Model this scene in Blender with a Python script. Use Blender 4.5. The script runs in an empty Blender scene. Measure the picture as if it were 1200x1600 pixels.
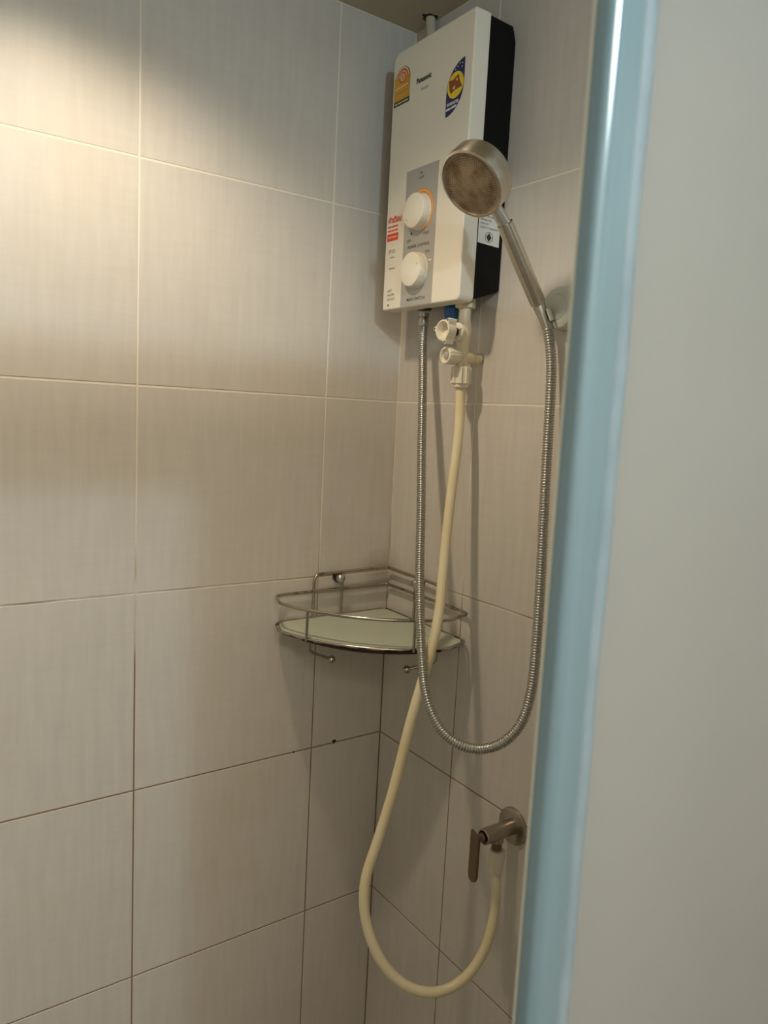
import bpy, bmesh, math, random
from mathutils import Vector, Matrix
random.seed(7)
S = bpy.context.scene
COL = S.collection
PI = math.pi

# ------------------------------------------------------------------ camera
CAM = Vector((-0.77173, -1.06714, 1.47596))
RT = Vector((0.81886843, -0.57173211, 0.05076299))
UP = Vector((0.0316539, 0.13328754, 0.99057179))
FW = Vector((0.57310777, 0.80954112, -0.12724251))
cd = bpy.data.cameras.new('camera')
cam = bpy.data.objects.new('camera', cd)
COL.objects.link(cam)
cam.matrix_world = Matrix(((RT.x, UP.x, -FW.x, CAM.x), (RT.y, UP.y, -FW.y, CAM.y),
                           (RT.z, UP.z, -FW.z, CAM.z), (0, 0, 0, 1)))
cd.sensor_fit = 'VERTICAL'
cd.sensor_height = 24
cd.sensor_width = 18
cd.lens = 24 * 1177.17 / 1600
cd.clip_start = 0.02
cd.dof.use_dof = True
cd.dof.focus_distance = 1.08
cd.dof.aperture_fstop = 6.0
S.camera = cam

# ------------------------------------------------------------------ world, lights, exposure
w = bpy.data.worlds.new('world')
S.world = w
w.use_nodes = True
w.node_tree.nodes['Background'].inputs[0].default_value = (0.55, 0.62, 0.70, 1)
w.node_tree.nodes['Background'].inputs[1].default_value = 0.15


def light(name, kind, loc, power, color, radius=.04, **kw):
    l = bpy.data.lights.new(name, kind)
    l.energy = power
    l.color = color
    l.shadow_soft_size = radius
    for k, v in kw.items():
        setattr(l, k, v)
    o = bpy.data.objects.new(name, l)
    o.location = loc
    COL.objects.link(o)
    return o


WARM = (-0.545, -0.298, 2.072)
FILL = (-0.90, -1.75, 2.070)
COOL = (-0.622, -1.50, 1.985)
light('shower_lamp_light', 'SPOT', WARM, 14.5, (1.0, 0.84, 0.64), .026, spot_size=math.radians(137), spot_blend=.7)
light('bathroom_lamp_light', 'POINT', COOL, 17.5, (0.52, 0.79, 1.0), .024)
light('added_fill_light', 'AREA', FILL, 16.5, (1.0, 0.91, 0.77), shape='SQUARE', size=.55)  # unseen fill light, added to brighten the shower softly

S.view_settings.view_transform = 'Standard'
S.view_settings.look = 'None'
S.view_settings.gamma = 1
S.view_settings.use_curve_mapping = False
S.view_settings.exposure = 0.0


# ------------------------------------------------------------------ materials
def lin(c):
    return tuple((x / 12.92 if x <= .04045 else ((x + .055) / 1.055) ** 2.4) for x in c)


def mat(name, rgb, rough=.5, metal=0., **kw):
    m = bpy.data.materials.new(name)
    m.use_nodes = True
    b = m.node_tree.nodes['Principled BSDF']
    b.inputs['Base Color'].default_value = (*lin(rgb), 1)
    b.inputs['Roughness'].default_value = rough
    b.inputs['Metallic'].default_value = metal
    for k, v in kw.items():
        b.inputs[k].default_value = v
    return m


def nd(m, t, **kw):
    n = m.node_tree.nodes.new(t)
    for k, v in kw.items():
        if hasattr(n, k):
            setattr(n, k, v)
        else:
            n.inputs[k].default_value = v
    return n


def lk(m, a, ao, b, bi):
    m.node_tree.links.new(a.outputs[ao], b.inputs[bi])


def noisy(m, c2, scale=20, stretch=(1, 1, 1), amount=.5, lo=.4, hi=.65, coord='Object', bump=0., detail=4, rnd=False,
          roughvar=0.):
    """mix the base colour with c2 by a (stretched) noise, optional bump"""
    b = m.node_tree.nodes['Principled BSDF']
    base = tuple(b.inputs['Base Color'].default_value)
    tc = nd(m, 'ShaderNodeTexCoord')
    mp = nd(m, 'ShaderNodeMapping')
    mp.inputs['Scale'].default_value = stretch
    lk(m, tc, coord, mp, 'Vector')
    if rnd:
        oi = nd(m, 'ShaderNodeObjectInfo')
        mu = nd(m, 'ShaderNodeMath', operation='MULTIPLY')
        mu.inputs[1].default_value = 37.0
        cb = nd(m, 'ShaderNodeCombineXYZ')
        lk(m, oi, 'Random', mu, 0)
        lk(m, mu, 0, cb, 0)
        lk(m, mu, 0, cb, 2)
        lk(m, cb, 0, mp, 'Location')
    n = nd(m, 'ShaderNodeTexNoise')
    n.inputs['Scale'].default_value = scale
    n.inputs['Detail'].default_value = detail
    lk(m, mp, 0, n, 'Vector')
    mr = nd(m, 'ShaderNodeMapRange')
    mr.inputs['From Min'].default_value = lo
    mr.inputs['From Max'].default_value = hi
    mr.inputs['To Max'].default_value = amount
    lk(m, n, 'Fac', mr, 'Value')
    mx = nd(m, 'ShaderNodeMix', data_type='RGBA')
    mx.inputs[6].default_value = base
    mx.inputs[7].default_value = (*lin(c2), 1)
    lk(m, mr, 0, mx, 0)
    m.node_tree.links.new(mx.outputs[2], b.inputs['Base Color'])
    if bump:
        bp = nd(m, 'ShaderNodeBump')
        bp.inputs['Strength'].default_value = bump
        bp.inputs['Distance'].default_value = .001
        lk(m, n, 'Fac', bp, 'Height')
        lk(m, bp, 0, b, 'Normal')
    return m, mx, n


def tile_material(name, stretch):
    m = mat(name, (.805, .778, .735), .40)
    b = m.node_tree.nodes['Principled BSDF']
    m, mx, n = noisy(m, (.768, .738, .700), 16, stretch, .7, .3, .7, rnd=True, detail=6, bump=.05)
    # cross weave, much finer
    tc = nd(m, 'ShaderNodeTexCoord')
    mp = nd(m, 'ShaderNodeMapping')
    mp.inputs['Scale'].default_value = (stretch[2], stretch[2], 7)
    lk(m, tc, 'Object', mp, 'Vector')
    n2 = nd(m, 'ShaderNodeTexNoise')
    n2.inputs['Scale'].default_value = 22
    n2.inputs['Detail'].default_value = 5
    lk(m, mp, 0, n2, 'Vector')
    # broad cloudy discolouration in world space (old water marks)
    ge = nd(m, 'ShaderNodeNewGeometry')
    n3 = nd(m, 'ShaderNodeTexNoise')
    n3.inputs['Scale'].default_value = 5.0
    n3.inputs['Detail'].default_value = 5
    lk(m, ge, 'Position', n3, 'Vector')
    r3 = nd(m, 'ShaderNodeMapRange')
    r3.inputs['From Min'].default_value = .5
    r3.inputs['From Max'].default_value = .72
    r3.inputs['To Max'].default_value = .5
    lk(m, n3, 'Fac', r3, 'Value')
    m1 = nd(m, 'ShaderNodeMix', data_type='RGBA', blend_type='MULTIPLY')
    r2 = nd(m, 'ShaderNodeMapRange')
    r2.inputs['From Min'].default_value = .3
    r2.inputs['From Max'].default_value = .7
    r2.inputs['To Max'].default_value = .55
    lk(m, n2, 'Fac', r2, 'Value')
    lk(m, r2, 0, m1, 0)
    m.node_tree.links.new(mx.outputs[2], m1.inputs[6])
    m1.inputs[7].default_value = (.93, .93, .92, 1)
    m2 = nd(m, 'ShaderNodeMix', data_type='RGBA', blend_type='MULTIPLY')
    lk(m, r3, 0, m2, 0)
    m.node_tree.links.new(m1.outputs[2], m2.inputs[6])
    m2.inputs[7].default_value = (.93, .90, .80, 1)
    # rusty stain left in the corner just above the wire shelf
    ds = nd(m, 'ShaderNodeVectorMath', operation='DISTANCE')
    ds.inputs[1].default_value = (-.02, -.004, 1.205)
    lk(m, ge, 'Position', ds, 0)
    rs = nd(m, 'ShaderNodeMapRange')
    rs.inputs['From Min'].default_value = .045
    rs.inputs['From Max'].default_value = .0
    rs.inputs['To Max'].default_value = 1.0
    lk(m, ds, 'Value', rs, 'Value')
    n4 = nd(m, 'ShaderNodeTexNoise')
    n4.inputs['Scale'].default_value = 60
    lk(m, ge, 'Position', n4, 'Vector')
    mu = nd(m, 'ShaderNodeMath', operation='MULTIPLY')
    lk(m, rs, 0, mu, 0)
    lk(m, n4, 'Fac', mu, 1)
    m3 = nd(m, 'ShaderNodeMix', data_type='RGBA')
    lk(m, mu, 0, m3, 0)
    m.node_tree.links.new(m2.outputs[2], m3.inputs[6])
    m3.inputs[7].default_value = (*lin((.50, .40, .28)), 1)
    m.node_tree.links.new(m3.outputs[2], b.inputs['Base Color'])
    return m


M = {}
M['tile_l'] = tile_material('linen_tile_left', (5.5, 5.5, .55))
M['tile_r'] = tile_material('linen_tile_right', (5.5, 5.5, .55))


def grout_material():
    m = mat('grout', (.86, .82, .75), .85)
    b = m.node_tree.nodes['Principled BSDF']
    ge = nd(m, 'ShaderNodeNewGeometry')
    sx = nd(m, 'ShaderNodeSeparateXYZ')
    lk(m, ge, 'Position', sx, 0)
    n = nd(m, 'ShaderNodeTexNoise')
    n.inputs['Scale'].default_value = 9
    n.inputs['Detail'].default_value = 5
    lk(m, ge, 'Position', n, 'Vector')
    mu = nd(m, 'ShaderNodeMath', operation='MULTIPLY_ADD')
    mu.inputs[1].default_value = .75
    lk(m, n, 'Fac', mu, 0)
    lk(m, sx, 'Z', mu, 2)
    mr = nd(m, 'ShaderNodeMapRange')
    mr.inputs['From Min'].default_value = 1.72
    mr.inputs['From Max'].default_value = 1.42
    lk(m, mu, 0, mr, 'Value')
    mx = nd(m, 'ShaderNodeMix', data_type='RGBA')
    mx.inputs[6].default_value = (*lin((.88, .84, .77)), 1)
    mx.inputs[7].default_value = (*lin((.54, .44, .33)), 1)
    lk(m, mr, 0, mx, 0)
    m.node_tree.links.new(mx.outputs[2], b.inputs['Base Color'])
    return m


M['grout'] = grout_material()
M['dark_hole'] = mat('dark_chip', (.12, .09, .06), .9)
M['ceiling'], _, _ = noisy(mat('ceiling_board', (.74, .70, .60), .7), (.66, .62, .52), 3, amount=.6)
M['wall_paint'], _, _ = noisy(mat('painted_wall', (.74, .72, .69), .7), (.68, .66, .62), 2, amount=.5)
M['floor'], _, _ = noisy(mat('floor_tile', (.52, .48, .43), .45), (.44, .40, .36), 9, amount=.7)
M['floor_grout'] = mat('floor_grout', (.36, .31, .26), .9)
M['abs'], _, _ = noisy(mat('heater_white_plastic', (.90, .87, .80), .33), (.86, .82, .74), 4, amount=.5)
M['black'], _, _ = noisy(mat('heater_black_plastic', (.06, .055, .05), .55, **{'Specular IOR Level': .15}), (.09, .085, .08), 60, amount=.4, lo=.6, hi=.8)
M['panel'] = mat('heater_grey_panel', (.70, .685, .65), .38, .25)
M['orange'] = mat('orange_print', (.88, .58, .25), .4)
M['ink'] = mat('dark_ink', (.16, .15, .15), .5)
M['greyink'] = mat('grey_ink', (.50, .49, .47), .5)
M['whiteink'] = mat('white_ink', (.92, .92, .90), .5)
M['red'] = mat('red_ink', (.86, .28, .16), .45)
M['st_yellow'], _, _ = noisy(mat('sticker_amber', (.84, .62, .16), .4), (.76, .50, .10), 30, amount=.7)
M['st_green'] = mat('sticker_dark_green', (.20, .25, .16), .4)
M['st_orange'] = mat('sticker_orange_red', (.82, .34, .18), .4)
M['st_cream'] = mat('sticker_cream', (.90, .82, .62), .4)
M['st_blue'], _, _ = noisy(mat('sticker_navy', (.11, .13, .33), .35), (.20, .24, .48), 200, amount=.7, lo=.55, hi=.7)
M['st_sun'] = mat('sticker_sun_yellow', (.92, .80, .16), .4)
M['st_brown'] = mat('sticker_brown', (.55, .29, .11), .4)
M['label'] = mat('paper_label', (.88, .87, .84), .5)
M['blueplastic'] = mat('blue_plastic', (.05, .34, .58), .35)
M['pvc'], _, _ = noisy(mat('cream_plastic', (.87, .82, .70), .38), (.82, .75, .60), 25, amount=.5)
M['pvcwhite'], _, _ = noisy(mat('white_plastic', (.90, .87, .79), .35), (.84, .79, .68), 25, amount=.5)
M['hosewhite'], _, _ = noisy(mat('cream_pvc_hose', (.89, .84, .70), .34), (.85, .77, .58), 12, amount=.7)
M['holder'] = mat('pale_grey_plastic', (.80, .81, .76), .4)
M['steel'], _, _ = noisy(mat('brushed_steel', (.84, .82, .78), .33, .93), (.76, .73, .68), 40, (1, 1, 1), .5, bump=.03)
M['brushed'], _, _ = noisy(mat('round_brushed_steel', (.83, .80, .745), .27, 1.), (.75, .72, .66), 500, (.02, .02, 1), .6)
_m = M['brushed']
_tg = nd(_m, 'ShaderNodeTangent', direction_type='RADIAL', axis='Z')
_b = _m.node_tree.nodes['Principled BSDF']
lk(_m, _tg, 0, _b, 'Tangent')
_b.inputs['Anisotropic'].default_value = .8
_b.inputs['Anisotropic Rotation'].default_value = .25
M['hosesteel'] = mat('hose_steel', (.74, .73, .70), .30, 1.)
M['darksteel'] = mat('dark_metal', (.30, .27, .24), .35, 1.)
M['nickel'], _, _ = noisy(mat('satin_nickel', (.69, .65, .60), .32, 1.), (.62, .58, .53), 50, amount=.5)
M['nickeldark'] = mat('satin_nickel_dark', (.50, .43, .36), .36, 1.)
M['wire'], _, _ = noisy(mat('shelf_wire_steel', (.68, .65, .60), .22, 1.), (.42, .33, .26), 45, amount=.6, lo=.60, hi=.70)


def rusty_wire():
    m = mat('rusted_wire_steel', (.68, .65, .60), .25, 1.)
    b = m.node_tree.nodes['Principled BSDF']
    ge = nd(m, 'ShaderNodeNewGeometry')
    n = nd(m, 'ShaderNodeTexNoise')
    n.inputs['Scale'].default_value = 38
    n.inputs['Detail'].default_value = 5
    lk(m, ge, 'Position', n, 'Vector')
    sx = nd(m, 'ShaderNodeSeparateXYZ')
    lk(m, ge, 'Position', sx, 0)
    hz = nd(m, 'ShaderNodeMapRange')      # rust sits on the underside of the rod
    hz.inputs['From Min'].default_value = 1.1375
    hz.inputs['From Max'].default_value = 1.1335
    hz.inputs['To Min'].default_value = -.12
    hz.inputs['To Max'].default_value = .16
    lk(m, sx, 'Z', hz, 'Value')
    ad = nd(m, 'ShaderNodeMath', operation='ADD')
    lk(m, n, 'Fac', ad, 0)
    lk(m, hz, 0, ad, 1)
    mr = nd(m, 'ShaderNodeMapRange')
    mr.inputs['From Min'].default_value = .50
    mr.inputs['From Max'].default_value = .55
    lk(m, ad, 0, mr, 'Value')
    mx = nd(m, 'ShaderNodeMix', data_type='RGBA')
    mx.inputs[6].default_value = (*lin((.70, .67, .62)), 1)
    mx.inputs[7].default_value = (*lin((.22, .12, .07)), 1)
    lk(m, mr, 0, mx, 0)
    m.node_tree.links.new(mx.outputs[2], b.inputs['Base Color'])
    iv = nd(m, 'ShaderNodeMath', operation='SUBTRACT')
    iv.inputs[0].default_value = 1
    lk(m, mr, 0, iv, 1)
    lk(m, iv, 0, b, 'Metallic')
    rr = nd(m, 'ShaderNodeMapRange')
    rr.inputs['To Min'].default_value = .25
    rr.inputs['To Max'].default_value = .8
    lk(m, mr, 0, rr, 'Value')
    lk(m, rr, 0, b, 'Roughness')
    return m


M['rust'] = rusty_wire()
M['glass'], _, _ = noisy(mat('frosted_green_glass', (.80, .82, .74), .30), (.86, .84, .72), 30, amount=.5, lo=.55, hi=.75)
M['glass'].node_tree.nodes['Principled BSDF'].inputs['Transmission Weight'].default_value = .25
M['sprayface'], _, _ = noisy(mat('limescaled_spray_face', (.60, .52, .41), .55, .2), (.43, .33, .20), 70, amount=.9, lo=.42,
                             hi=.68, bump=.3)
M['post'], _, _ = noisy(mat('screen_aluminium', (.47, .555, .585), .17, .25), (.43, .52, .55), 14, (6, 6, .3), .5)
M['postdark'] = mat('rubber_gap', (.16, .20, .21), .7)
M['gasket'], _, _ = noisy(mat('silicone_bead', (.50, .555, .58), .6), (.44, .50, .53), 40, (1, 1, .5), .7)
M['frost'], _, _ = noisy(mat('frosted_panel', (.655, .655, .635), .40), (.625, .625, .605), 5, amount=.6)
_m = M['frost']
_tr = nd(_m, 'ShaderNodeBsdfTranslucent')
_tr.inputs['Color'].default_value = (.62, .62, .60, 1)
_mx = nd(_m, 'ShaderNodeMixShader')
_mx.inputs[0].default_value = .42
lk(_m, _m.node_tree.nodes['Principled BSDF'], 0, _mx, 1)
lk(_m, _tr, 0, _mx, 2)
lk(_m, _mx, 0, _m.node_tree.nodes['Material Output'], 'Surface')
M['bulb'] = mat('bulb_globe', (.9, .95, 1.), .4)
_b = M['bulb'].node_tree.nodes['Principled BSDF']
_b.inputs['Emission Color'].default_value = (.7, .86, 1, 1)
_b.inputs['Emission Strength'].default_value = 3
M['lens'] = mat('lamp_lens', (1., .9, .75), .4)
_b = M['lens'].node_tree.nodes['Principled BSDF']
_b.inputs['Emission Color'].default_value = (1, .8, .57, 1)
_b.inputs['Emission Strength'].default_value = 3


# ------------------------------------------------------------------ mesh helpers (all in world coordinates)
def basis(d, ref=None):
    d = Vector(d).normalized()
    ref = Vector(ref) if ref else (Vector((0, 0, 1)) if abs(d.z) < .9 else Vector((1, 0, 0)))
    a = ref.cross(d)
    if a.length < 1e-6:
        a = Vector((0, 1, 0)).cross(d)
    a.normalize()
    return a, d.cross(a), d


def box(bm, x0, x1, y0, y1, z0, z1):
    v = [bm.verts.new(p) for p in ((x0, y0, z0), (x1, y0, z0), (x1, y1, z0), (x0, y1, z0),
                                   (x0, y0, z1), (x1, y0, z1), (x1, y1, z1), (x0, y1, z1))]
    for f in ((3, 2, 1, 0), (4, 5, 6, 7), (0, 1, 5, 4), (1, 2, 6, 5), (2, 3, 7, 6), (3, 0, 4, 7)):
        bm.faces.new([v[i] for i in f])


def lathe(bm, prof, org, d, seg=40, shape=None, cap=True, ref=None):
    """prof: list of (radius, height along d). shape(theta, i) multiplies the radius."""
    a, b, d = basis(d, ref)
    org = Vector(org)
    rings = []
    for i, (r, h) in enumerate(prof):
        rings.append([bm.verts.new(org + d * h + (a * math.cos(t) + b * math.sin(t)) * (r * (shape(t, i) if shape else 1)))
                      for t in (2 * PI * k / seg for k in range(seg))])
    for i in range(len(rings) - 1):
        for k in range(seg):
            bm.faces.new((rings[i][k], rings[i][(k + 1) % seg], rings[i + 1][(k + 1) % seg], rings[i + 1][k]))
    if cap:
        bm.faces.new(list(reversed(rings[0])))
        bm.faces.new(rings[-1])


def catmull(P, step):
    P = [Vector(p) for p in P]
    P = [P[0] * 2 - P[1]] + P + [P[-1] * 2 - P[-2]]
    out = []
    for i in range(1, len(P) - 2):
        p0, p1, p2, p3 = P[i - 1:i + 3]
        n = max(2, int((p2 - p1).length / step * 3))
        for k in range(n):
            t = k / n
            out.append(.5 * ((2 * p1) + (p2 - p0) * t + (2 * p0 - 5 * p1 + 4 * p2 - p3) * t * t
                             + (3 * p1 - p0 - 3 * p2 + p3) * t ** 3))
    out.append(P[-2])
    return resample(out, step)


def resample(P, step, closed=False):
    if closed:
        P = P + [P[0]]
    L = [0]
    for i in range(1, len(P)):
        L.append(L[-1] + (P[i] - P[i - 1]).length)
    n = max(2, int(round(L[-1] / step)))
    out = []
    j = 0
    for k in range(n + (0 if closed else 1)):
        s = L[-1] * k / n
        while j < len(L) - 2 and L[j + 1] < s:
            j += 1
        seg = L[j + 1] - L[j]
        out.append(P[j].lerp(P[j + 1], (s - L[j]) / seg if seg > 0 else 0))
    return out


def smooth(P, it, closed=False):
    P = [Vector(p) for p in P]
    n = len(P)
    for _ in range(it):
        Q = list(P)
        for i in range(n):
            if not closed and i in (0, n - 1):
                continue
            Q[i] = P[i] * .5 + (P[i - 1] + P[(i + 1) % n]) * .25
        P = Q
    return P


def tube(bm, P, r, seg=12, closed=False, rf=None, caps=True):
    """sweep a circle along P with a parallel-transported frame"""
    n = len(P)
    T = []
    for i in range(n):
        if closed:
            T.append((P[(i + 1) % n] - P[i - 1]).normalized())
        else:
            T.append((P[min(i + 1, n - 1)] - P[max(i - 1, 0)]).normalized())
    a, b, _ = basis(T[0])
    rings = []
    for i in range(n):
        if i:
            q = T[i - 1].rotation_difference(T[i])
            a = q @ a
            a = (a - T[i] * a.dot(T[i])).normalized()
            b = T[i].cross(a)
        rr = rf(i) if rf else r
        rings.append([bm.verts.new(P[i] + (a * math.cos(t) + b * math.sin(t)) * rr)
                      for t in (2 * PI * k / seg for k in range(seg))])
    for i in range(n if closed else n - 1):
        A, B = rings[i], rings[(i + 1) % n]
        for k in range(seg):
            bm.faces.new((A[k], A[(k + 1) % seg], B[(k + 1) % seg], B[k]))
    if caps and not closed:
        bm.faces.new(list(reversed(rings[0])))
        bm.faces.new(rings[-1])


def ball(bm, c, r, seg=20):
    lathe(bm, [(max(r * math.sin(PI * k / 10), 1e-5), -r * math.cos(PI * k / 10)) for k in range(11)], c, (0, 0, 1), seg)


def prism(bm, pts, a0, a1, axis):
    """extrude a polygon; axis 'x': pts=(y,z) ; 'y': pts=(x,z) ; 'z': pts=(x,y)"""
    def P(p, a):
        return {'x': (a, p[0], p[1]), 'y': (p[0], a, p[1]), 'z': (p[0], p[1], a)}[axis]
    A = [bm.verts.new(P(p, a0)) for p in pts]
    B = [bm.verts.new(P(p, a1)) for p in pts]
    n = len(pts)
    for i in range(n):
        bm.faces.new((A[i], A[(i + 1) % n], B[(i + 1) % n], B[i]))
    bm.faces.new(list(reversed(A)))
    bm.faces.new(B)


def rrect(x0, x1, y0, y1, rs, n=6):
    """rounded rectangle outline, rs = radii at (x0,y0),(x1,y0),(x1,y1),(x0,y1)"""
    out = []
    for (cx, cy, a0), r in zip(((x0, y0, PI), (x1, y0, 1.5 * PI), (x1, y1, 0), (x0, y1, .5 * PI)), rs):
        sx = 1 if cx == x0 else -1
        sy = 1 if cy == y0 else -1
        for k in range(n + 1):
            t = a0 + .5 * PI * k / n
            out.append((cx + sx * r + r * math.cos(t), cy + sy * r + r * math.sin(t)))
    return out


def obj(name, bm, m, parent=None, bevel=0., shade=True, kind=None, label=None, angle=35, segs=2):
    org = parent_origin(parent)
    bmesh.ops.remove_doubles(bm, verts=bm.verts, dist=1e-6)
    bmesh.ops.recalc_face_normals(bm, faces=bm.faces)
    if org.length:
        bmesh.ops.translate(bm, verts=bm.verts, vec=-org)
    me = bpy.data.meshes.new(name)
    bm.to_mesh(me)
    bm.free()
    me.materials.append(m)
    o = bpy.data.objects.new(name, me)
    COL.objects.link(o)
    if parent:
        o.parent = parent
    if shade:
        for p in me.polygons:
            p.use_smooth = True
        me.set_sharp_from_angle(angle=math.radians(angle))
    if bevel:
        md = o.modifiers.new('bevel', 'BEVEL')
        md.width = bevel
        md.segments = segs
        md.limit_method = 'ANGLE'
        md.angle_limit = math.radians(40)
        md.harden_normals = True
    if kind:
        o['kind'] = kind
    if label:
        o['label'] = label
    return o


def parent_origin(p):
    v = Vector((0, 0, 0))
    while p:
        v += p.location
        p = p.parent
    return v


def thing(name, label, cat, loc, group=None):
    o = bpy.data.objects.new(name, None)
    COL.objects.link(o)
    o.location = loc
    o.empty_display_size = .03
    o['label'] = label
    o['category'] = cat
    if group:
        o['group'] = group
    return o


def tag(o, label, cat):
    o['label'] = label
    o['category'] = cat
    return o


def NB():
    return bmesh.new()


# ------------------------------------------------------------------ room shell
ROWS = [0.0, .298, .598, .9024, 1.2033, 1.5, 1.802, 2.0952]
LEFTX = [0.0, -.1434, -.4467, -.75, -1.0533, -1.30]
RIGHTY = [0.0, -.2001, -.5034, -.8067, -1.11, -1.4133, -1.7166, -2.02, -2.30]
G = .00110
CEIL = 2.0952


def tiled_wall(name, cols, axis, m):
    bm = NB()
    if axis == 'x':
        box(bm, cols[-1], .06, .0006, .08, 0, CEIL)
    else:
        box(bm, .0006, .08, cols[-1], .0006, 0, CEIL)
    root = obj(name, bm, M['grout'], shade=False, kind='structure')
    cache = {}
    for i in range(len(cols) - 1):
        for k in range(len(ROWS) - 1):
            a1, a0 = cols[i], cols[i + 1]
            z0, z1 = ROWS[k], ROWS[k + 1]
            wd, ht = round(a1 - a0, 4), round(z1 - z0, 4)
            g1 = G * (.8 if i == 0 else 1)
            key = (wd, ht)
            if key not in cache:
                bm = NB()
                hw, hh, c = wd / 2 - G, ht / 2 - G, .0009
                # face plate with a small eased edge (proud of the grout)
                def V(u, v, d):
                    return (u, d, v) if axis == 'x' else (d, u, v)
                rings = [[bm.verts.new(V(su * (hw - o), sv * (hh - o), d)) for su, sv in ((-1, -1), (1, -1), (1, 1), (-1, 1))]
                         for o, d in ((0, .006), (0, .0007), (c * .4, .0002), (c, 0))]
                for r in range(3):
                    for q in range(4):
                        bm.faces.new((rings[r][q], rings[r][(q + 1) % 4], rings[r + 1][(q + 1) % 4], rings[r + 1][q]))
                bm.faces.new(rings[-1])
                bmesh.ops.recalc_face_normals(bm, faces=bm.faces)
                # recalc may flip an open shell: force the plate to face the room
                bm.faces.ensure_lookup_table()
                want = Vector((0, -1, 0)) if axis == 'x' else Vector((-1, 0, 0))
                if bm.faces[-1].normal.dot(want) < 0:
                    bmesh.ops.reverse_faces(bm, faces=bm.faces)
                me = bpy.data.meshes.new('tile')
                bm.to_mesh(me)
                bm.free()
                me.materials.append(m)
                cache[key] = me
            o = bpy.data.objects.new('tile', cache[key])
            jit = random.uniform(-.00020, .00015)
            ca, cz = (a0 + a1) / 2, (z0 + z1) / 2
            o.location = (ca, jit, cz) if axis == 'x' else (jit, ca, cz)
            o.parent = root
            COL.objects.link(o)
    return root


wl = tiled_wall('wall_left', LEFTX, 'x', M['tile_l'])
wr = tiled_wall('wall_right', RIGHTY, 'y', M['tile_r'])

# small dark chips knocked out of the grout lines
for (P, wall, nrm) in (((-.0985, -.0002, .9045), wl, (0, -1, 0)), ((-.0002, -.0805, .9045), wr, (-1, 0, 0)),
                       ((-.178, -.0002, .9026), wl, (0, -1, 0))):
    bm = NB()
    rr = random.Random(int(abs(P[0] * 1e4) + abs(P[1] * 1e4)))
    sc = .5 if P[0] < -.15 else 1
    lathe(bm, [(.0038 * sc, 0), (.0030 * sc, .0004)], P, nrm, 12, lambda t, i: .55 + .6 * abs(math.sin(t * 1.5 + 1)) + .15 * rr.random())
    obj('grout_chip', bm, M['dark_hole'], wall)

# floor with its own tiles
bm = NB()
box(bm, -1.30, .08, -2.30, .08, -.08, -.003)
fl = obj('floor', bm, M['floor_grout'], shade=False, kind='structure')
for i in range(5):
    for j in range(8):
        x1 = -i * .30
        x0 = max(x1 - .30, -1.30)
        y1 = -j * .30
        y0 = max(y1 - .30, -2.30)
        bm = NB()
        box(bm, x0 + .0015, x1 - .0015, y0 + .0015, y1 - .0015, -.003, 0)
        obj('tile', bm, M['floor'], fl, shade=False)
bm = NB()
box(bm, -1.38, .08, -2.38, .08, CEIL, CEIL + .08)
ceil = obj('ceiling', bm, M['ceiling'], shade=False, kind='structure')
bm = NB()
box(bm, -1.38, -1.30, -2.38, .08, 0, CEIL)
obj('wall_west', bm, M['wall_paint'], shade=False, kind='structure')
bm = NB()
box(bm, -1.30, .08, -2.38, -2.30, 0, CEIL)
obj('wall_back', bm, M['wall_paint'], shade=False, kind='structure')

# ------------------------------------------------------------------ lamps, plus an added fill panel
t = thing('ceiling_light', 'round white downlight in the ceiling above the shower corner', 'light', (WARM[0], WARM[1], CEIL))
bm = NB()
lathe(bm, [(.055, 0), (.055, .004), (.050, .010), (.044, .010), (.043, .004)], (WARM[0], WARM[1], CEIL), (0, 0, -1), 40, cap=False)
obj('trim_ring', bm, M['pvcwhite'], t)
bm = NB()
lathe(bm, [(.043, .001), (.042, .004)], (WARM[0], WARM[1], CEIL), (0, 0, -1), 40)
obj('lens', bm, M['lens'], t)
t = thing('bathroom_light', 'cool white globe bulb on the bathroom ceiling outside the shower', 'light', (COOL[0], COOL[1], CEIL))
bm = NB()
lathe(bm, [(.035, 0), (.035, .02), (.018, .03), (.016, .065)], (COOL[0], COOL[1], CEIL), (0, 0, -1), 32)
obj('socket', bm, M['pvcwhite'], t)
bm = NB()
lathe(bm, [(.015, .066), (.018, .072), (.025, .085), (.0262, .096)], (COOL[0], COOL[1], CEIL), (0, 0, -1), 32)
obj('bulb_collar', bm, M['bulb'], t)

t = thing('added_fill_panel', 'unseen square white panel added on the bathroom ceiling to fill the shower with soft light', 'light', (FILL[0], FILL[1], CEIL))  # added body for the fill light, out of view
bm = NB()
box(bm, FILL[0] - .30, FILL[0] + .30, FILL[1] - .30, FILL[1] + .30, CEIL - .012, CEIL)
obj('frame', bm, M['pvcwhite'], t, bevel=.002)
bm = NB()
box(bm, FILL[0] - .275, FILL[0] + .275, FILL[1] - .275, FILL[1] + .275, CEIL - .016, CEIL - .011)
obj('diffuser', bm, M['lens'], t)  # glowing face of the added fill panel

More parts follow.
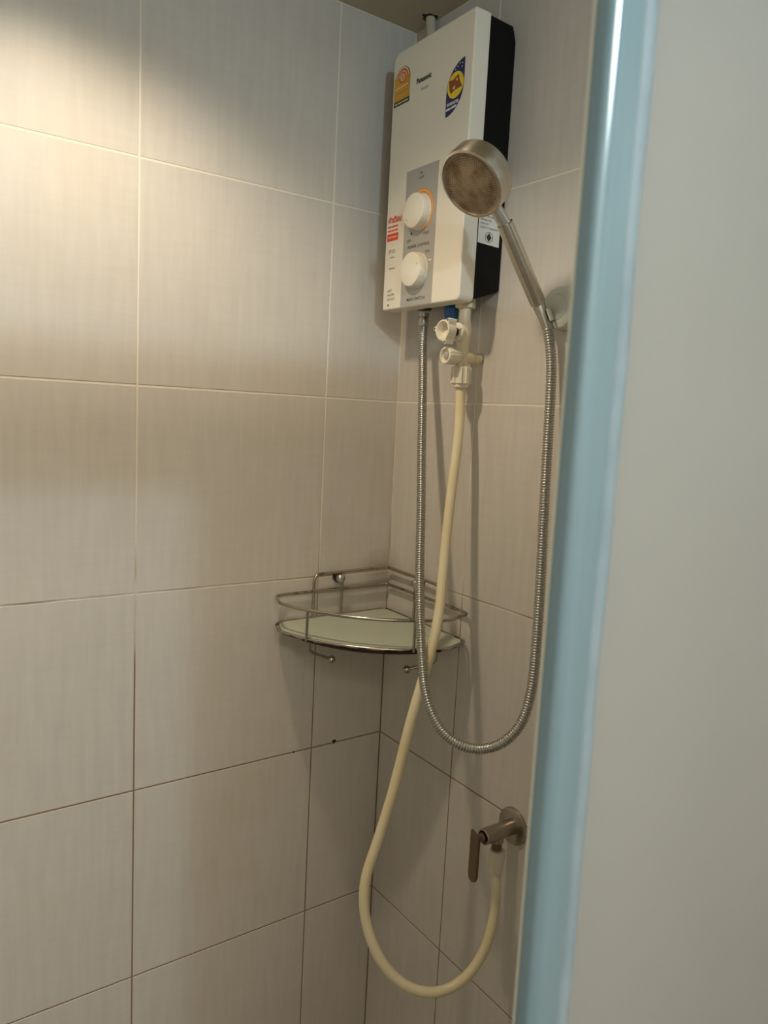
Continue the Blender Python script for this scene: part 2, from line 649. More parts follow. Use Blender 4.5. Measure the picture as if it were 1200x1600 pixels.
# ------------------------------------------------------------------ water heater
HX = -.078          # front face
HY0, HY1 = -.0535, -.2400
HZ0, HZ1 = 1.640, 2.0205
heater = thing('water_heater', 'white and black electric water heater high on the right wall with two dials and stickers',
               'water heater', (-.04, -.147, HZ0))
bm = NB()
prism(bm, rrect(HY1, HY0, HZ0, HZ1, (.008, .004, .016, .003)), HX, -.050, 'x')
cover = obj('cover', bm, M['abs'], heater, bevel=.0028, segs=3, label='white plastic front cover')
bm = NB()
prism(bm, [(-.052, HZ0 + .0035), (-.002, HZ0 + .0205), (-.0006, HZ0 + .024), (-.0006, HZ1 - .022), (-.007, HZ1 - .003),
           (-.052, HZ1 - .0015)], HY0 - .0025, HY1 + .0030, 'y')
body = obj('body', bm, M['black'], heater, bevel=.0012, label='black rear housing')


def FS(s, t_, d):       # front face coordinates in mm (s from left edge, t from bottom, d proud)
    return (HX - d / 1000., HY0 - s / 1000., HZ0 + t_ / 1000.)


def flat(name, pts, m, parent, d=.3, base=-.2, label=None):
    bm = NB()
    A = [bm.verts.new(FS(s, t_, base)) for s, t_ in pts]
    B = [bm.verts.new(FS(s, t_, d)) for s, t_ in pts]
    n = len(pts)
    for i in range(n):
        bm.faces.new((A[i], A[(i + 1) % n], B[(i + 1) % n], B[i]))
    bm.faces.new(list(reversed(A)))
    bm.faces.new(B)
    return obj(name, bm, m, parent, shade=False, label=label)


def circ(cs, ct, r, n=32, a0=0, a1=360, sx=1):
    return [(cs + sx * r * math.cos(math.radians(a0 + (a1 - a0) * k / n)), ct + r * math.sin(math.radians(a0 + (a1 - a0) * k / n)))
            for k in range(n if a1 - a0 == 360 else n + 1)]


def ringpts(cs, ct, r0, r1, a0, a1, n=28):
    return circ(cs, ct, r1, n, a0, a1) + list(reversed(circ(cs, ct, r0, n, a0, a1)))


def text(name, body_, size, m, parent, place, align='LEFT', bold=0., sx=1., spacing=1.):
    """place(u, v, d) -> world, u right, v up, in metres"""
    c = bpy.data.curves.new(name, 'FONT')
    c.body = body_
    c.size = size
    c.align_x = align
    c.offset = bold
    c.space_character = spacing
    c.resolution_u = 3
    tmp = bpy.data.objects.new('tmp_text', c)
    COL.objects.link(tmp)
    dg = bpy.context.evaluated_depsgraph_get()
    dg.update()
    me0 = bpy.data.meshes.new_from_object(tmp.evaluated_get(dg))
    bm = NB()
    bm.from_mesh(me0)
    for v in bm.verts:
        v.co = Vector(place(v.co.x * sx, v.co.y, 0))
    bpy.data.objects.remove(tmp)
    bpy.data.curves.remove(c)
    bpy.data.meshes.remove(me0)
    o = parent_origin(parent)
    for v in bm.verts:
        v.co -= o
    me = bpy.data.meshes.new(name)
    bm.to_mesh(me)
    bm.free()
    me.materials.append(m)
    ob = bpy.data.objects.new(name, me)
    ob.parent = parent
    COL.objects.link(ob)
    return ob


def onface(s, t_, d=.45):
    return lambda u, v, _: FS(s + u * 1000, t_ + v * 1000, d)


# energy rating sticker (amber, arch on top)
st = flat('rating_sticker', [(5, 302), (44, 302), (44, 342)] + circ(25, 338, 18.5, 20, 12, 168) + [(5, 342)], M['st_green'], heater, .25,
          label='amber energy rating sticker')
flat('amber_field', [(5, 309.5), (44, 309.5), (44, 343), (5, 343)], M['st_yellow'], st, .32)
flat('arch_field', circ(25, 340, 16.0, 22, 8, 172), M['st_cream'], st, .34)
flat('arch_band', ringpts(25, 340, 10.5, 13.5, 8, 172), M['st_orange'], st, .38)
flat('number_disc', circ(25, 341, 8.0), M['st_orange'], st, .42)
flat('number_disc_center', circ(25, 341, 5.6), M['st_cream'], st, .46)
text('number', '5', .0105, M['st_orange'], st, onface(25, 337.4, .5), 'CENTER', .0003)
flat('pale_stripe', [(9, 326), (40, 328), (40, 330), (9, 328)], M['st_cream'], st, .38)
flat('pale_stripe', [(9, 319), (40, 320.5), (40, 321.3), (9, 320)], M['st_orange'], st, .38)
for k, (a, b) in enumerate(((8, 14), (16, 25), (27, 41))):
    flat('print_line', [(a, 304.8), (b, 304.8), (b, 306.6), (a, 306.6)], M['st_cream'], st, .38)
# brand and model print
text('brand_print', 'Panasonic', .0102, M['ink'], heater, onface(61, 320.0), bold=.00035, sx=.88)
text('model_print', 'DH-3JL2', .0052, M['greyink'], heater, onface(73, 307.5))
# navy leaf shaped sticker
leaf = [(133.5, 253)] + [(133.5 - .3 + 0 * k, 253 + k * 8) for k in range(1, 5)]
leaf = [(133.5, 253), (133, 268), (133, 284), (134.5, 296), (139, 305), (146, 313), (155, 319), (163, 322), (169.5, 323),
        (170, 308), (170, 292), (168.5, 280), (164.5, 271), (157.5, 263), (149, 257), (141, 254)]
st = flat('leaf_sticker', leaf, M['st_blue'], heater, .25, label='navy leaf-shaped sticker with a yellow disc')
flat('yellow_disc', circ(152, 291.5, 17.2, 40), M['st_sun'], st, .33)
flat('brown_emblem', [(137.5, 300.5), (146, 299.5), (158, 304.5), (160.5, 296), (166.5, 286), (150, 284.8), (143, 281.5), (140, 287)],
     M['st_brown'], st, .4)
flat('emblem_light', [(153, 299), (156, 300), (156, 296.5), (153.5, 296)], M['st_cream'], st, .46)
flat('emblem_light', [(147, 289.5), (152, 291), (151, 287), (147.5, 286.5)], M['st_cream'], st, .46)
text('sticker_print', 'GUARANTEE', .0054, M['whiteink'], st, onface(135, 267.2, .4), sx=.82, bold=.0002)
flat('white_line', [(134.2, 261.0), (144, 261.6), (144, 264.4), (134.2, 263.8)], M['whiteink'], st, .4)
flat('white_line', [(145.5, 261.7), (155.5, 262.4), (157, 265.2), (145.5, 264.4)], M['whiteink'], st, .4)
for a, b in ((160, 317), (155, 314.5), (165, 316), (150.5, 311.8), (164, 311.8)):
    flat('star_dot', circ(a, b, .9, 8), M['whiteink'], st, .4)

# grey control panel with prints and dials
pn = flat('control_panel', [(49, 1.5), (125.5, 1.5), (125.5, 199.5), (49, 199.5)], M['panel'], heater, .35, label='grey metallic control panel')
KC, K1, K2 = 87.5, 135.0, 51.5
flat('power_scale', ringpts(KC, 137, 25, 31.5, -78, 112), M['orange'], pn, .45, label='orange ring behind the upper dial')
flat('scale_line', ringpts(KC, 137, 28.0, 28.9, -78, 112), M['st_cream'], pn, .5)
flat('indicator', circ(KC - 2, 191, 1.4, 12), M['ink'], pn, .6)
text('lamp_print', 'LAMP', .0055, M['ink'], pn, onface(KC - 2, 182.5), 'CENTER')
flat('off_mark', circ(KC - 19, 107.0, 1.9, 14), M['ink'], pn, .6)
text('off_print', 'OFF', .0062, M['ink'], pn, onface(KC - 25, 95), 'CENTER')
text('max_print', 'MAX', .0062, M['ink'], pn, onface(KC + 17, 101), 'CENTER')
text('power_print', 'POWER CONTROL', .0062, M['ink'], pn, onface(KC, 85.5), 'CENTER', .00008)
text('on_print', 'ON', .0062, M['ink'], pn, onface(KC + 22, 74), 'CENTER')
flat('on_mark', [(KC + 25, 62.6), (KC + 33, 62.6), (KC + 33, 64), (KC + 25, 64)], M['whiteink'], pn, .5)
text('switch_print', 'MAIN SWITCH', .0068, M['ink'], pn, onface(KC, 8.5), 'CENTER', .0001)
for kt in (K1, K2):
    bm = NB()
    lathe(bm, [(.0262, .0003), (.0262, .0015), (.0255, .0025), (.0250, .012), (.0240, .0138), (.0225, .0144)], FS(KC, kt, 0), (-1, 0, 0), 64)
    kn = obj('dial', bm, M['abs'], heater, angle=30, label='round white dial')
    bm = NB()
    c = FS(KC, kt, 14.4)
    a = math.radians(222 if kt == K1 else 20)
    lathe(bm, [(.0011, -.0004), (.0011, .0003)], (c[0], c[1] - .018 * math.cos(a), c[2] + .018 * math.sin(a)), (-1, 0, 0), 10)
    obj('pointer', bm, M['panel'], kn)

# red warning print and small grey prints on the left of the panel
st = flat('warning_bar', [(5, 104.5), (33.5, 104.5), (34, 115.5), (5, 115.5)], M['red'], heater, .35, label='red warning bar')
text('warning_print', '\u0e04\u0e33\u0e40\u0e15\u0e37\u0e2d\u0e19', .0125, M['red'], heater, onface(6.5, 131.5), sx=.88, bold=.0004)
for k, tt in enumerate((124.5, 118.6)):
    for a, b in ((6, 14), (15.2, 24), (25, 32)):
        flat('warning_line', [(a, tt), (b, tt + .2), (b, tt + 2.6), (a, tt + 2.4)], M['red'], heater, .35)
for a, b in ((8, 17), (19, 31)):
    flat('pale_line', [(a, 109), (b, 109.3), (b, 111), (a, 110.7)], M['st_cream'], st, .45)
text('grey_print', 'IP 25', .0075, M['greyink'], heater, onface(12, 86))
flat('grey_line', [(16, 79), (27, 79), (27, 80), (16, 80)], M['greyink'], heater, .35)
flat('grey_line', [(14, 62), (29, 62), (29, 63.4), (14, 63.4)], M['greyink'], heater, .35)
for k, s_ in enumerate(('HOT', 'WATER', 'OUTLET')):
    text('outlet_print', s_, .0056, M['greyink'], heater, onface(12.5, 27 - k * 6.5))
flat('arrow_mark', [(14, 8.4), (18.4, 8.4), (16.2, 4.6)], M['ink'], heater, .35)

# white specification label on the black side
YS = HY1 + .0030


def SD(u, v, d=.0002):   # side face: u from front towards wall (m), v height above HZ0
    return (-.0475 + u, YS - d, HZ0 + v)


bm = NB()
q = [SD(0, .083, -.0002), SD(.0405, .0815, -.0002), SD(.0405, .170, -.0002), SD(0, .170, -.0002)]
q2 = [SD(0, .083), SD(.0405, .0815), SD(.0405, .170), SD(0, .170)]
A = [bm.verts.new(p) for p in q]
B = [bm.verts.new(p) for p in q2]
for i in range(4):
    bm.faces.new((A[i], A[(i + 1) % 4], B[(i + 1) % 4], B[i]))
bm.faces.new(B)
bm.faces.new(list(reversed(A)))
lab = obj('specification_label', bm, M['label'], heater, shade=False, label='white specification label on the black side')
lines = ['RATED 220 V ~ 50 Hz', '3500 W  16 A  IP25', 'MIN PRESSURE 10 kPa', 'MAX PRESSURE 380 kPa', 'MUST BE EARTHED',
         'READ THE MANUAL', 'BEFORE USE', 'KEEP DRY', 'MADE IN THAILAND']
for k, s_ in enumerate(lines):
    text('label_print', s_, .0037, M['ink'], lab, (lambda kk: (lambda u, v, _: SD(.003 + u, .1450 - kk * .0052 + v, .0004)))(k))
bm = NB()
cx, cz, r = .0205, .0925, .0050
for pts in ([(cx - r, cz), (cx, cz - r * 1.2), (cx + r, cz), (cx, cz + r * 1.2)],):
    A = [bm.verts.new(SD(a, b, 0)) for a, b in pts]
    B = [bm.verts.new(SD(a, b, .0004)) for a, b in pts]
    for i in range(4):
        bm.faces.new((A[i], A[(i + 1) % 4], B[(i + 1) % 4], B[i]))
    bm.faces.new(B)
obj('diamond_mark', bm, M['ink'], lab, shade=False)
bm = NB()
lathe(bm, [(.0072, 0), (.0072, .0003), (.0066, .0003), (.0066, 0)], SD(cx, cz, 0.0002), (0, -1, 0), 32, cap=False)
obj('ring_mark', bm, M['ink'], lab, shade=False)

# outlet stub, blue filter cap under the heater
bm = NB()
lathe(bm, [(.0115, -.006), (.0115, .0075), (.0100, .0080)], (-.036, -.1085, HZ0 + .009), (0, 0, -1), 32)
obj('outlet_stub', bm, M['darksteel'], heater)
bm = NB()
lathe(bm, [(.0095, -.012), (.0105, .001), (.0110, .004), (.0106, .016), (.0085, .0195), (.004, .020)],
      (-.036, -.1760, HZ0 + .003), (0, 0, -1), 36, lambda t_, i: 1 + .05 * math.cos(9 * t_))
obj('filter_cap', bm, M['blueplastic'], heater, label='bright blue cap under the heater')

# conduit entering the ceiling above the heater
t = thing('cable_conduit', 'short beige conduit rising into a dark ragged ceiling hole above the heater', 'pipe', (-.014, -.060, 2.02))
bm = NB()
tube(bm, catmull([(-.016, -.066, 1.99), (-.016, -.064, 2.03), (-.015, -.058, 2.07), (-.013, -.052, 2.099)], .006), .0075, 18)
obj('pipe', bm, M['ceiling'], t)
bm = NB()
rr = random.Random(5)
jag = [rr.uniform(.75, 1.35) for _ in range(26)]
lathe(bm, [(.0115, -.0008), (.0105, .0008), (.0080, .0010)], (-.015, -.052, CEIL), (0, 0, -1), 26, lambda t_, i: jag[int(t_ / (2 * PI) * 26) % 26] if i < 2 else 1)
obj('hole_edge', bm, M['dark_hole'], t)

# ------------------------------------------------------------------ plastic inlet valve under the heater
VX, VY = -.0365, -.2070
valve = thing('inlet_valve', 'cream plastic stop valve with lobed knob hanging from the heater bottom', 'valve', (VX, VY, 1.56))
bm = NB()
lathe(bm, [(.0150, -.004), (.0150, .0085), (.0140, .0095), (.0092, .0100), (.0088, .030)], (VX, VY, 1.6455), (0, 0, -1), 6)
obj('top_nut', bm, M['pvc'], valve, bevel=.0008)
bm = NB()
lathe(bm, [(.0088, 0), (.0088, .014), (.0100, .018), (.0112, .024), (.0118, .032), (.0112, .040), (.0098, .045), (.0092, .050), (.0092, .066)],
      (VX, VY, 1.633), (0, 0, -1), 36)
lathe(bm, [(.0095, -.002), (.0098, .010)], (VX, VY, 1.601), (-1, 0, 0), 28)
obj('body', bm, M['pvc'], valve)
bm = NB()
lathe(bm, [(.0120, .0), (.0136, .001), (.0136, .0035), (.0120, .0045)], (VX - .010, VY, 1.601), (-1, 0, 0), 36)
obj('collar', bm, M['pvcwhite'], valve)
bm = NB()
lathe(bm, [(.0062, 0), (.0062, .012)], (VX - .014, VY, 1.601), (-1, 0, 0), 20)
obj('stem', bm, M['darksteel'], valve)


def lobed(t_, i):
    k = math.cos(1.5 * (t_ - math.radians(50)))
    return 1 + .42 * abs(k) ** 26


def lobe_in(t_, i):
    return lobed(t_, i) if i < 4 else 1


bm = NB()
lathe(bm, [(.0125, 0), (.0145, .0012), (.0150, .0145), (.0146, .0160), (.0128, .0162), (.0122, .0145), (.0115, .0050), (.002, .0045)],
      (VX - .0245, VY, 1.601), (-1, 0, 0), 90, lobe_in)
kn = obj('lobed_knob', bm, M['pvcwhite'], valve, angle=40)
for k in range(3):
    a_ = math.radians(50) + k * 2 * PI / 3
    aa, bb, dd = basis((-1, 0, 0))
    p = Vector((VX - .0245 - .0161, VY, 1.601)) + (aa * math.cos(a_) + bb * math.sin(a_)) * .0178
    bm = NB()
    lathe(bm, [(.0014, 0), (.0014, .0004)], p, (-1, 0, 0), 10)
    obj('lobe_hole', bm, M['dark_hole'], kn)

# cross body: strainer knob (towards the room) and threaded stub (towards the wall)
TZ = 1.5662
bm = NB()
lathe(bm, [(.0082, -.012), (.0088, 0), (.0105, .006), (.0100, .012), (.0085, .018)], (VX, VY, TZ), (1, 0, 0), 30)
lathe(bm, [(.0092, 0), (.0088, .012), (.0098, .018), (.0098, .026)], (VX, VY, TZ + .008), (0, 0, -1), 28)
obj('cross_body', bm, M['pvc'], valve)
bm = NB()
lathe(bm, [(.0085, .006), (.0108, .010), (.0118, .013), (.0122, .0315), (.0116, .0330), (.0098, .0332), (.0092, .0290), (.0030, .0288)],
      (VX, VY, TZ), (-1, 0, 0), 72, lambda t_, i: 1 + (.05 if 1 < i < 4 else 0) * (1 if math.cos(14 * t_) > 0 else 0))
sk = obj('strainer_knob', bm, M['pvcwhite'], valve, angle=30)
bm = NB()
lathe(bm, [(.0050, .0286), (.0050, .0315), (.0042, .0320)], (VX, VY, TZ), (-1, 0, 0), 24)
obj('center_boss', bm, M['panel'], sk)
bm = NB()
lathe(bm, [(.0078, .0175), (.0078, .0190), (.0070, .0195), (.0070, .0205), (.0080, .0210), (.0080, .0330), (.0074, .0338)],
      (VX, VY, TZ), (1, 0, 0), 30)
obj('end_plug', bm, M['pvc'], valve)
bm = NB()
lathe(bm, [(.0112, 0), (.0128, .0015), (.0132, .0245), (.0118, .0262), (.0118, .0300), (.0098, .0310)], (VX, VY, 1.5525), (0, 0, -1), 80,
      lambda t_, i: 1 + (.16 if 0 < i < 3 else 0) * (1 if math.cos(8 * t_) > .15 else 0))
obj('hose_nut', bm, M['pvcwhite'], valve, angle=30, label='ribbed union nut')

# ------------------------------------------------------------------ cream supply hose
WP = [(VX, VY, 1.528), (-0.0368, -0.2085, 1.505), (-0.0396, -0.2136, 1.4805), (-0.0475, -0.2215, 1.4338), (-0.0591, -0.2285, 1.3762),
      (-0.0684, -0.2357, 1.3275), (-0.0768, -0.2427, 1.2849), (-0.0885, -0.2541, 1.2382), (-0.0991, -0.265, 1.1997),
      (-0.1149, -0.2728, 1.1572), (-0.1272, -0.2757, 1.1227), (-0.1413, -0.2782, 1.0831), (-0.1502, -0.2771, 1.0499),
      (-0.1614, -0.2767, 1.0016), (-0.1729, -0.2761, 0.9542), (-0.1879, -0.2737, 0.9012), (-0.1959, -0.2725, 0.8734),
      (-0.2067, -0.2698, 0.8419), (-0.2105, -0.2716, 0.8134), (-0.2098, -0.2773, 0.7799), (-0.2012, -0.2895, 0.7408),
      (-0.19, -0.3015, 0.715), (-0.1732, -0.3167, 0.694), (-0.1517, -0.3339, 0.6812), (-0.129, -0.3445, 0.6769),
      (-0.1058, -0.3539, 0.6824), (-0.0843, -0.3607, 0.6968), (-0.0646, -0.3646, 0.7211), (-0.0502, -0.3641, 0.7499),
      (-0.041, -0.36, 0.7786), (-0.035, -0.3535, 0.8074), (-0.0318, -0.3470, 0.8349)]
supply = thing('supply_hose', 'cream plastic water hose looping from the heater valve down to the wall tap', 'hose', (-.13, -.3445, .67))
bm = NB()
P = catmull(WP, .008)
P = smooth(P, 10)
tube(bm, P, .0072, 20)
obj('tube', bm, M['hosewhite'], supply)
d = (P[-1] - P[-4]).normalized()
bm = NB()
lathe(bm, [(.0085, -.004), (.0098, -.0036), (.0098, .0085), (.0108, .0090), (.0108, .0150), (.0114, .0154), (.0114, .0285), (.0100, .0295)],
      P[-1], (0, 0, 1), 32)
obj('end_fitting', bm, M['pvcwhite'], supply, angle=20)

# ------------------------------------------------------------------ steel shower hose
MP = [(-0.036, -0.1085, 1.618), (-0.0385, -0.1130, 1.590), (-0.0491, -0.1332, 1.517), (-0.066, -0.1612, 1.4199), (-0.0847, -0.192, 1.3362),
      (-0.1008, -0.2165, 1.2646), (-0.1211, -0.2482, 1.2073), (-0.136, -0.2783, 1.1452), (-0.1494, -0.3054, 1.1087),
      (-0.1519, -0.3262, 1.0832), (-0.1464, -0.3458, 1.062), (-0.1361, -0.367, 1.0523), (-0.1197, -0.3851, 1.0499),
      (-0.1005, -0.4035, 1.0592), (-0.0766, -0.4162, 1.086), (-0.0632, -0.4178, 1.136), (-0.056, -0.4128, 1.2003),
      (-0.0458, -0.4018, 1.2767), (-0.0384, -0.391, 1.3784), (-0.0295, -0.3808, 1.4444), (-0.025, -0.3751, 1.5009),
      (-0.0216, -0.3694, 1.5524), (-0.0225, -0.3648, 1.5800), (-.0262, -.3612, 1.6000)]
sh = thing('shower_hose', 'ribbed stainless steel shower hose hanging in a deep loop from the heater', 'hose', (-.12, -.385, 1.04))
step = .00060
P = catmull(MP, .006)
P = smooth(P, 14)
P = resample(P, step)
per = 6
prof = (1.0, 1.0, .95, .78, .78, .95)
bm = NB()
tube(bm, P, .0068, 14, rf=lambda i: .0070 * prof[i % per])
obj('ribbed_tube', bm, M['hosesteel'], sh, angle=60)
bm = NB()
lathe(bm, [(.0080, -.002), (.0080, .004), (.0072, .0045), (.0076, .0055), (.0076, .018), (.0070, .019)], (-.036, -.1085, 1.6355), (0, 0, -1), 32)
obj('end_nut', bm, M['hosesteel'], sh)

# ------------------------------------------------------------------ hand shower
SB = Vector((-.0372, -.3523, 1.6303))      # bottom of the sleeve
ST = Vector((-.1125, -.3597, 1.7155))      # top of the sleeve
N = Vector((-.727, -.085, -.680)).normalized()
FC = Vector((-.1700, -.3575, 1.7485))      # centre of the spray face
MC = FC - N * .0150
hs = thing('hand_shower', 'round stainless steel hand shower tilted out from its wall holder', 'shower head', SB)
ax = (ST - SB).normalized()
L = (ST - SB).length
bm = NB()
lathe(bm, [(.0090, 0), (.0100, .0008), (.0102, .004), (.0102, L - .003), (.0100, L), (.0086, L + .0004), (.0082, L - .002)], SB, (0, 0, 1), 40)
hh = obj('handle', bm, M['brushed'], hs)
hh.rotation_mode = 'QUATERNION'
hh.rotation_quaternion = Vector((0, 0, 1)).rotation_difference(ax)
nk = (MC - ST)
nl = nk.length
bm = NB()
lathe(bm, [(.0080, -.004), (.0080, .012), (.0078, nl - .04)], ST, nk, 36)
obj('neck', bm, M['steel'], hs)
bm = NB()
lathe(bm, [(.0390, -.0004), (.0418, -.0012), (.0421, -.003), (.0421, -.0245), (.0410, -.027), (.036, -.0300), (.020, -.0325), (.0002, -.033)],
      SB, (0, 0, 1), 72, cap=False)
hb = obj('head_barrel', bm, M['brushed'], hs, angle=50)
hb.rotation_mode = 'QUATERNION'
hb.rotation_quaternion = Vector((0, 0, 1)).rotation_difference(N)
hb.location = FC - SB
bm = NB()
lathe(bm, [(.0392, -.0013), (.0388, -.0022), (.0376, -.0026), (.030, -.0020), (.015, -.0012), (.0002, -.0010)], FC, N, 64, cap=False)
sf = obj('spray_face', bm, M['sprayface'], hs, label='brown limescaled spray face')
# nozzle holes: far more than 300 tiny ones -> one joined part
bm = NB()
a_, b_, d_ = basis(N)
for ring in range(1, 13):
    r = ring * .00285
    n = int(2 * PI * r / .0030)
    for k in range(n):
        th = 2 * PI * k / n + ring * .4
        p = FC + (a_ * math.cos(th) + b_ * math.sin(th)) * r - N * (.0011 + .0008 * (r / .03) ** 1.6)
        lathe(bm, [(.00055, -.0002), (.00045, .0002)], p, N, 5)
o = obj('nozzle', bm, M['dark_hole'], hs, shade=False, kind='stuff')
# conical connector to the hose
CB = Vector((-.0258, -.3615, 1.5985))
bm = NB()
cl = (SB - CB).length
lathe(bm, [(.0062, -.001), (.0066, .002), (.0062, cl * .30), (.0084, cl * .94), (.0078, cl + .001)], CB, SB - CB, 32)
obj('hose_cone', bm, M['hosesteel'], hs)

# ------------------------------------------------------------------ wall holder
HC = Vector((0, -.3685, 1.6255))
hd = thing('shower_holder', 'round pale plastic wall holder for the hand shower beside the screen post', 'shower holder', HC)
bm = NB()
lathe(bm, [(.0275, .0004), (.0280, .002), (.0275, .014), (.0265, .0175), (.0240, .0195), (.0175, .0203), (.0170, .0197), (.0160, .0195), (.0152, .0203), (.0002, .021)],
      HC, (-1, 0, 0), 64, cap=False)
obj('disc', bm, M['holder'], hd)
# open clip arm around the cone
bm = NB()
mid = CB.lerp(SB, .45)
ca, cb, cdn = basis(SB - CB)
outl = []
to = Vector((HC.x - .012, HC.y, HC.z)) - mid
t0 = math.atan2(to.dot(cb), to.dot(ca))
for sgn in (0,):
    ring = []
    n = 26
    R0, R1 = .0093, .0122
    lo, hi = t0 - 1.15, t0 + 1.15
    P0 = [(R1, lo + (hi - lo) * k / n) for k in range(n + 1)] + [(R0, hi - (hi - lo) * k / n) for k in range(n + 1)]
    A = [bm.verts.new(mid + (ca * math.cos(t_) + cb * math.sin(t_)) * r - cdn * .008) for r, t_ in P0]
    B = [bm.verts.new(mid + (ca * math.cos(t_) + cb * math.sin(t_)) * r + cdn * .008) for r, t_ in P0]
    m_ = len(P0)
    for i in range(m_):
        bm.faces.new((A[i], A[(i + 1) % m_], B[(i + 1) % m_], B[i]))
    for V_ in (A, B):
        for i in range(n):
            bm.faces.new((V_[i], V_[i + 1], V_[m_ - 2 - i], V_[m_ - 1 - i]))
obj('clip', bm, M['holder'], hd)

# ------------------------------------------------------------------ wall tap
TY, TZZ = -.3457, .8917
tap = thing('wall_tap', 'satin nickel stop tap with flat lever low on the right wall', 'tap', (0, TY, TZZ))
bm = NB()
lathe(bm, [(.0270, .0003), (.0272, .002), (.0265, .0042), (.0250, .0050), (.0120, .0052)], (0, TY, TZZ), (-1, 0, 0), 64)
obj('flange', bm, M['nickel'], tap)
bm = NB()
lathe(bm, [(.0112, .004), (.0112, .058), (.0114, .0585), (.0114, .0600), (.0106, .0608), (.0092, .0606), (.0088, .055)], (0, TY, TZZ), (-1, 0, 0), 48)
lathe(bm, [(.0095, .002), (.0095, .0125)], (-.0325, TY, TZZ - .002), (0, 0, -1), 36)
obj('body', bm, M['nickel'], tap)
bm = NB()
lathe(bm, [(.0076, .0), (.0076, .0175)], (-.0325, TY, TZZ - .008), (0, 0, -1), 30)
obj('outlet', bm, M['nickeldark'], tap)
bm = NB()
lathe(bm, [(.0068, .052), (.0068, .0635), (.0050, .065), (.0050, .074)], (0, TY, TZZ), (-1, 0, 0), 28)
obj('stem', bm, M['nickeldark'], tap)
bm = NB()
out = [(-.0085, .008), (.0085, .0125), (.0085, -.054), (.006, -.0605), (0, -.063), (-.006, -.0605), (-.0085, -.054)]
prism(bm, [(TY + a, TZZ + b) for a, b in out], -.0775, -.0730, 'x')
obj('lever', bm, M['nickeldark'], tap, bevel=.0008, label='flat lever hanging straight down')

# ------------------------------------------------------------------ corner shelf
SZ = 1.136
UZ = 1.181
TZ3 = 1.2105
shelf = thing('corner_shelf', 'chrome wire corner shelf with frosted glass plate and two hooks', 'shelf', (0, 0, SZ - .04))
WR = .0026


def sector(ins, r, end):
    """closed outline: corner, along left wall, arc, back along right wall"""
    pts = []
    c = Vector((-ins, -ins, 0))
    pts += [c.lerp(Vector((-end, -ins, 0)), k / 20) for k in range(20)]
    a0 = math.asin(.055 / r)
    arc = [Vector((-r * math.cos(a), -r * math.sin(a), 0)) for a in [a0 + (PI / 2 - 2 * a0) * k / 50 for k in range(51)]]
    tip = [Vector((-end - .008, -ins - .004, 0)), Vector((-end - .0115, -ins - .016, 0))]
    pts += tip + arc + [Vector((p.y, p.x, 0)) for p in reversed(tip)]
    pts += [Vector((-ins, -end, 0)).lerp(c, k / 20) for k in range(20)]
    return pts


def closed_wire(ins, r, end, z, m, name):
    P = resample(sector(ins, r, end), .004, True)
    P = smooth(P, 3, True)
    P = [Vector((p.x, p.y, z)) for p in P]
    bm = NB()
    tube(bm, P, WR, 12, closed=True)
    return obj(name, bm, m, shelf)


lr = closed_wire(.008, .247, .218, SZ, M['rust'], 'lower_ring')
lr['label'] = 'lower wire ring with rusted patches'
closed_wire(.008, .249, .220, UZ, M['wire'], 'upper_ring')
bm = NB()
P = []
for k in range(41):
    f = k / 40
    a = math.radians(24 + 50 * f)
    rr_ = .2470 - .0035 * math.sin(PI * f)
    P.append(Vector((-rr_ * math.cos(a), -rr_ * math.sin(a), SZ - .0022 - .0042 * math.sin(PI * f))))
tube(bm, P, .0022, 10)
obj('support_rod', bm, M['rust'], shelf, label='rusted rod under the front of the lower ring')
# back rail: one rod up, round the corner and down again
bm = NB()
rail = [(-.158, -.0115, SZ), (-.158, -.0115, TZ3 - .008), (-.1555, -.0115, TZ3 - .002), (-.150, -.0115, TZ3), (-.08, -.0115, TZ3 + .001), (-.012, -.0105, TZ3 + .002)]
rail2 = [Vector((p[1], p[0], p[2])) for p in reversed(rail)]
P = resample([Vector(p) for p in rail] + rail2[1:], .004)
P = smooth(P, 2)
tube(bm, P, WR, 12)
obj('back_rail', bm, M['wire'], shelf)
# back uprights and mounting knobs
for sw in (0, 1):
    def Q(a, b, c):
        return Vector((a, b, c)) if not sw else Vector((b * 1.0, a, c))
    bm = NB()
    xm = -.102 if not sw else -.092
    tube(bm, resample([Q(xm, -.0095, SZ), Q(xm, -.0095, TZ3 - .004)], .01), WR * .95, 10)
    obj('back_upright', bm, M['wire'], shelf)
    dn = (0, -1, 0) if not sw else (-1, 0, 0)
    bm = NB()
    o_ = Q(xm - .006, 0, 1.2005)
    lathe(bm, [(.0082, .0002), (.0085, .003), (.0085, .010), (.0075, .0115)], o_, dn, 30)
    mk = obj('wall_mount', bm, M['darksteel'], shelf)
    bm = NB()
    lathe(bm, [(.0076, .011), (.0080, .013), (.0074, .0165), (.0052, .0190), (.0025, .0202), (.0002, .0205)], o_, dn, 30, cap=False)
    obj('cap', bm, M['hosesteel'], mk)
# front uprights
for (x, y) in ((-.2235, -.1080), (-.1085, -.2235)):
    bm = NB()
    tube(bm, resample([Vector((x, y, SZ - .003)), Vector((x * .998, y * .998, UZ + .002))], .01), WR * .9, 10)
    obj('front_upright', bm, M['wire'], shelf)
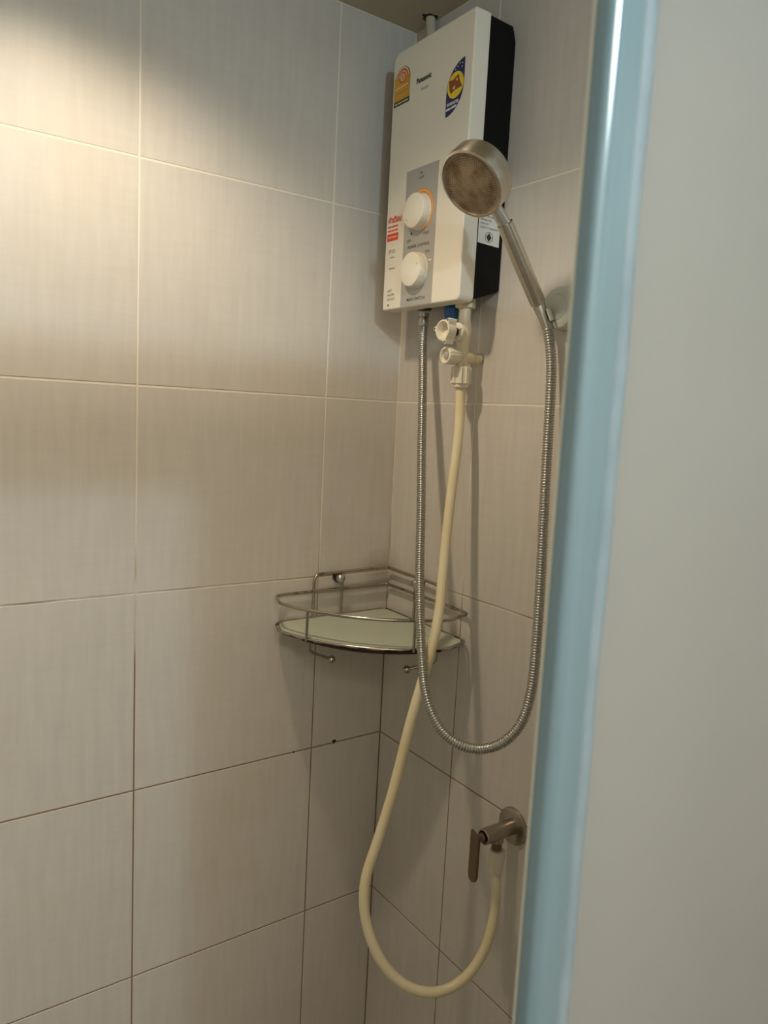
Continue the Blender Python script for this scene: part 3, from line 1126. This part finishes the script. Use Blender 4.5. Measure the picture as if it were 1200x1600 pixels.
# hooks
for pts in ([(-.2195, -.110, SZ - .002), (-.2185, -.110, 1.119), (-.2140, -.1105, 1.1145), (-.1800, -.1120, 1.0995)],
            [(-.0745, -.2350, SZ - .002), (-.0745, -.2350, 1.120), (-.0770, -.2320, 1.1150), (-.1055, -.2060, 1.1010)]):
    bm = NB()
    P = smooth(resample([Vector(p) for p in pts], .003), 2)
    tube(bm, P, WR * .9, 10)
    hk = obj('hook', bm, M['wire'], shelf)
    bm = NB()
    ball(bm, pts[-1], .0062)
    obj('hook_ball', bm, M['wire'], hk)
# glass plate
bm = NB()
outl = resample(sector(.0108, .2440, .2150), .006, True)
prism(bm, [(p.x, p.y) for p in smooth(outl, 2, True)], SZ - .0030, SZ + .0010, 'z')
obj('glass_plate', bm, M['glass'], shelf, label='frosted greenish glass plate')

# ------------------------------------------------------------------ shower screen (post, seals, frosted panel, top rail)
PY = -.840                 # room-side face of the post
X0 = -.5050                # free edge of the post
SCT = 1.79
screen = thing('shower_screen', 'frosted shower screen panel in a pale blue-grey aluminium frame', 'shower screen', (X0, PY, 0))
bm = NB()
prism(bm, rrect(X0, X0 + .0190, PY, PY + .0130, (.0055, .0005, .001, .0030), 10), 0.02, SCT, 'z')
obj('post', bm, M['post'], screen, angle=30)
bm = NB()
prism(bm, [(X0 + .0012, PY + .0125), (X0 + .010, PY + .0125), (X0 + .010, PY + .0139), (X0 + .0012, PY + .0139)], .02, SCT, 'z')
obj('edge_seal', bm, M['holder'], screen)
bm = NB()
prism(bm, [(X0 + .0189, PY + .0012), (X0 + .0200, PY + .0012), (X0 + .0200, PY + .011), (X0 + .0189, PY + .011)], .02, SCT, 'z')
obj('gap_strip', bm, M['postdark'], screen)
bm = NB()
P = [Vector((X0 + .0262 + .0008 * math.sin(z * 43) * math.sin(z * 17.3), PY + .0066, z)) for z in [0.03 + k * .006 for k in range(291)]]
tube(bm, P, .0060, 16)
obj('silicone_bead', bm, M['gasket'], screen)
bm = NB()
prism(bm, [(X0 + .0200, PY + .0030), (-.0010, PY + .0030), (-.0010, PY + .0110), (X0 + .0200, PY + .0110)], .02, SCT - .06, 'z')
obj('frosted_panel', bm, M['frost'], screen, shade=False)
bm = NB()
box(bm, -1.298, -.001, PY - .002, PY + .016, SCT - .085, SCT)
obj('top_rail', bm, M['post'], screen, bevel=.003)
bm = NB()
box(bm, -1.298, -.001, PY - .012, PY + .026, 0.0, .03)
obj('bottom_rail', bm, M['post'], screen, bevel=.003)
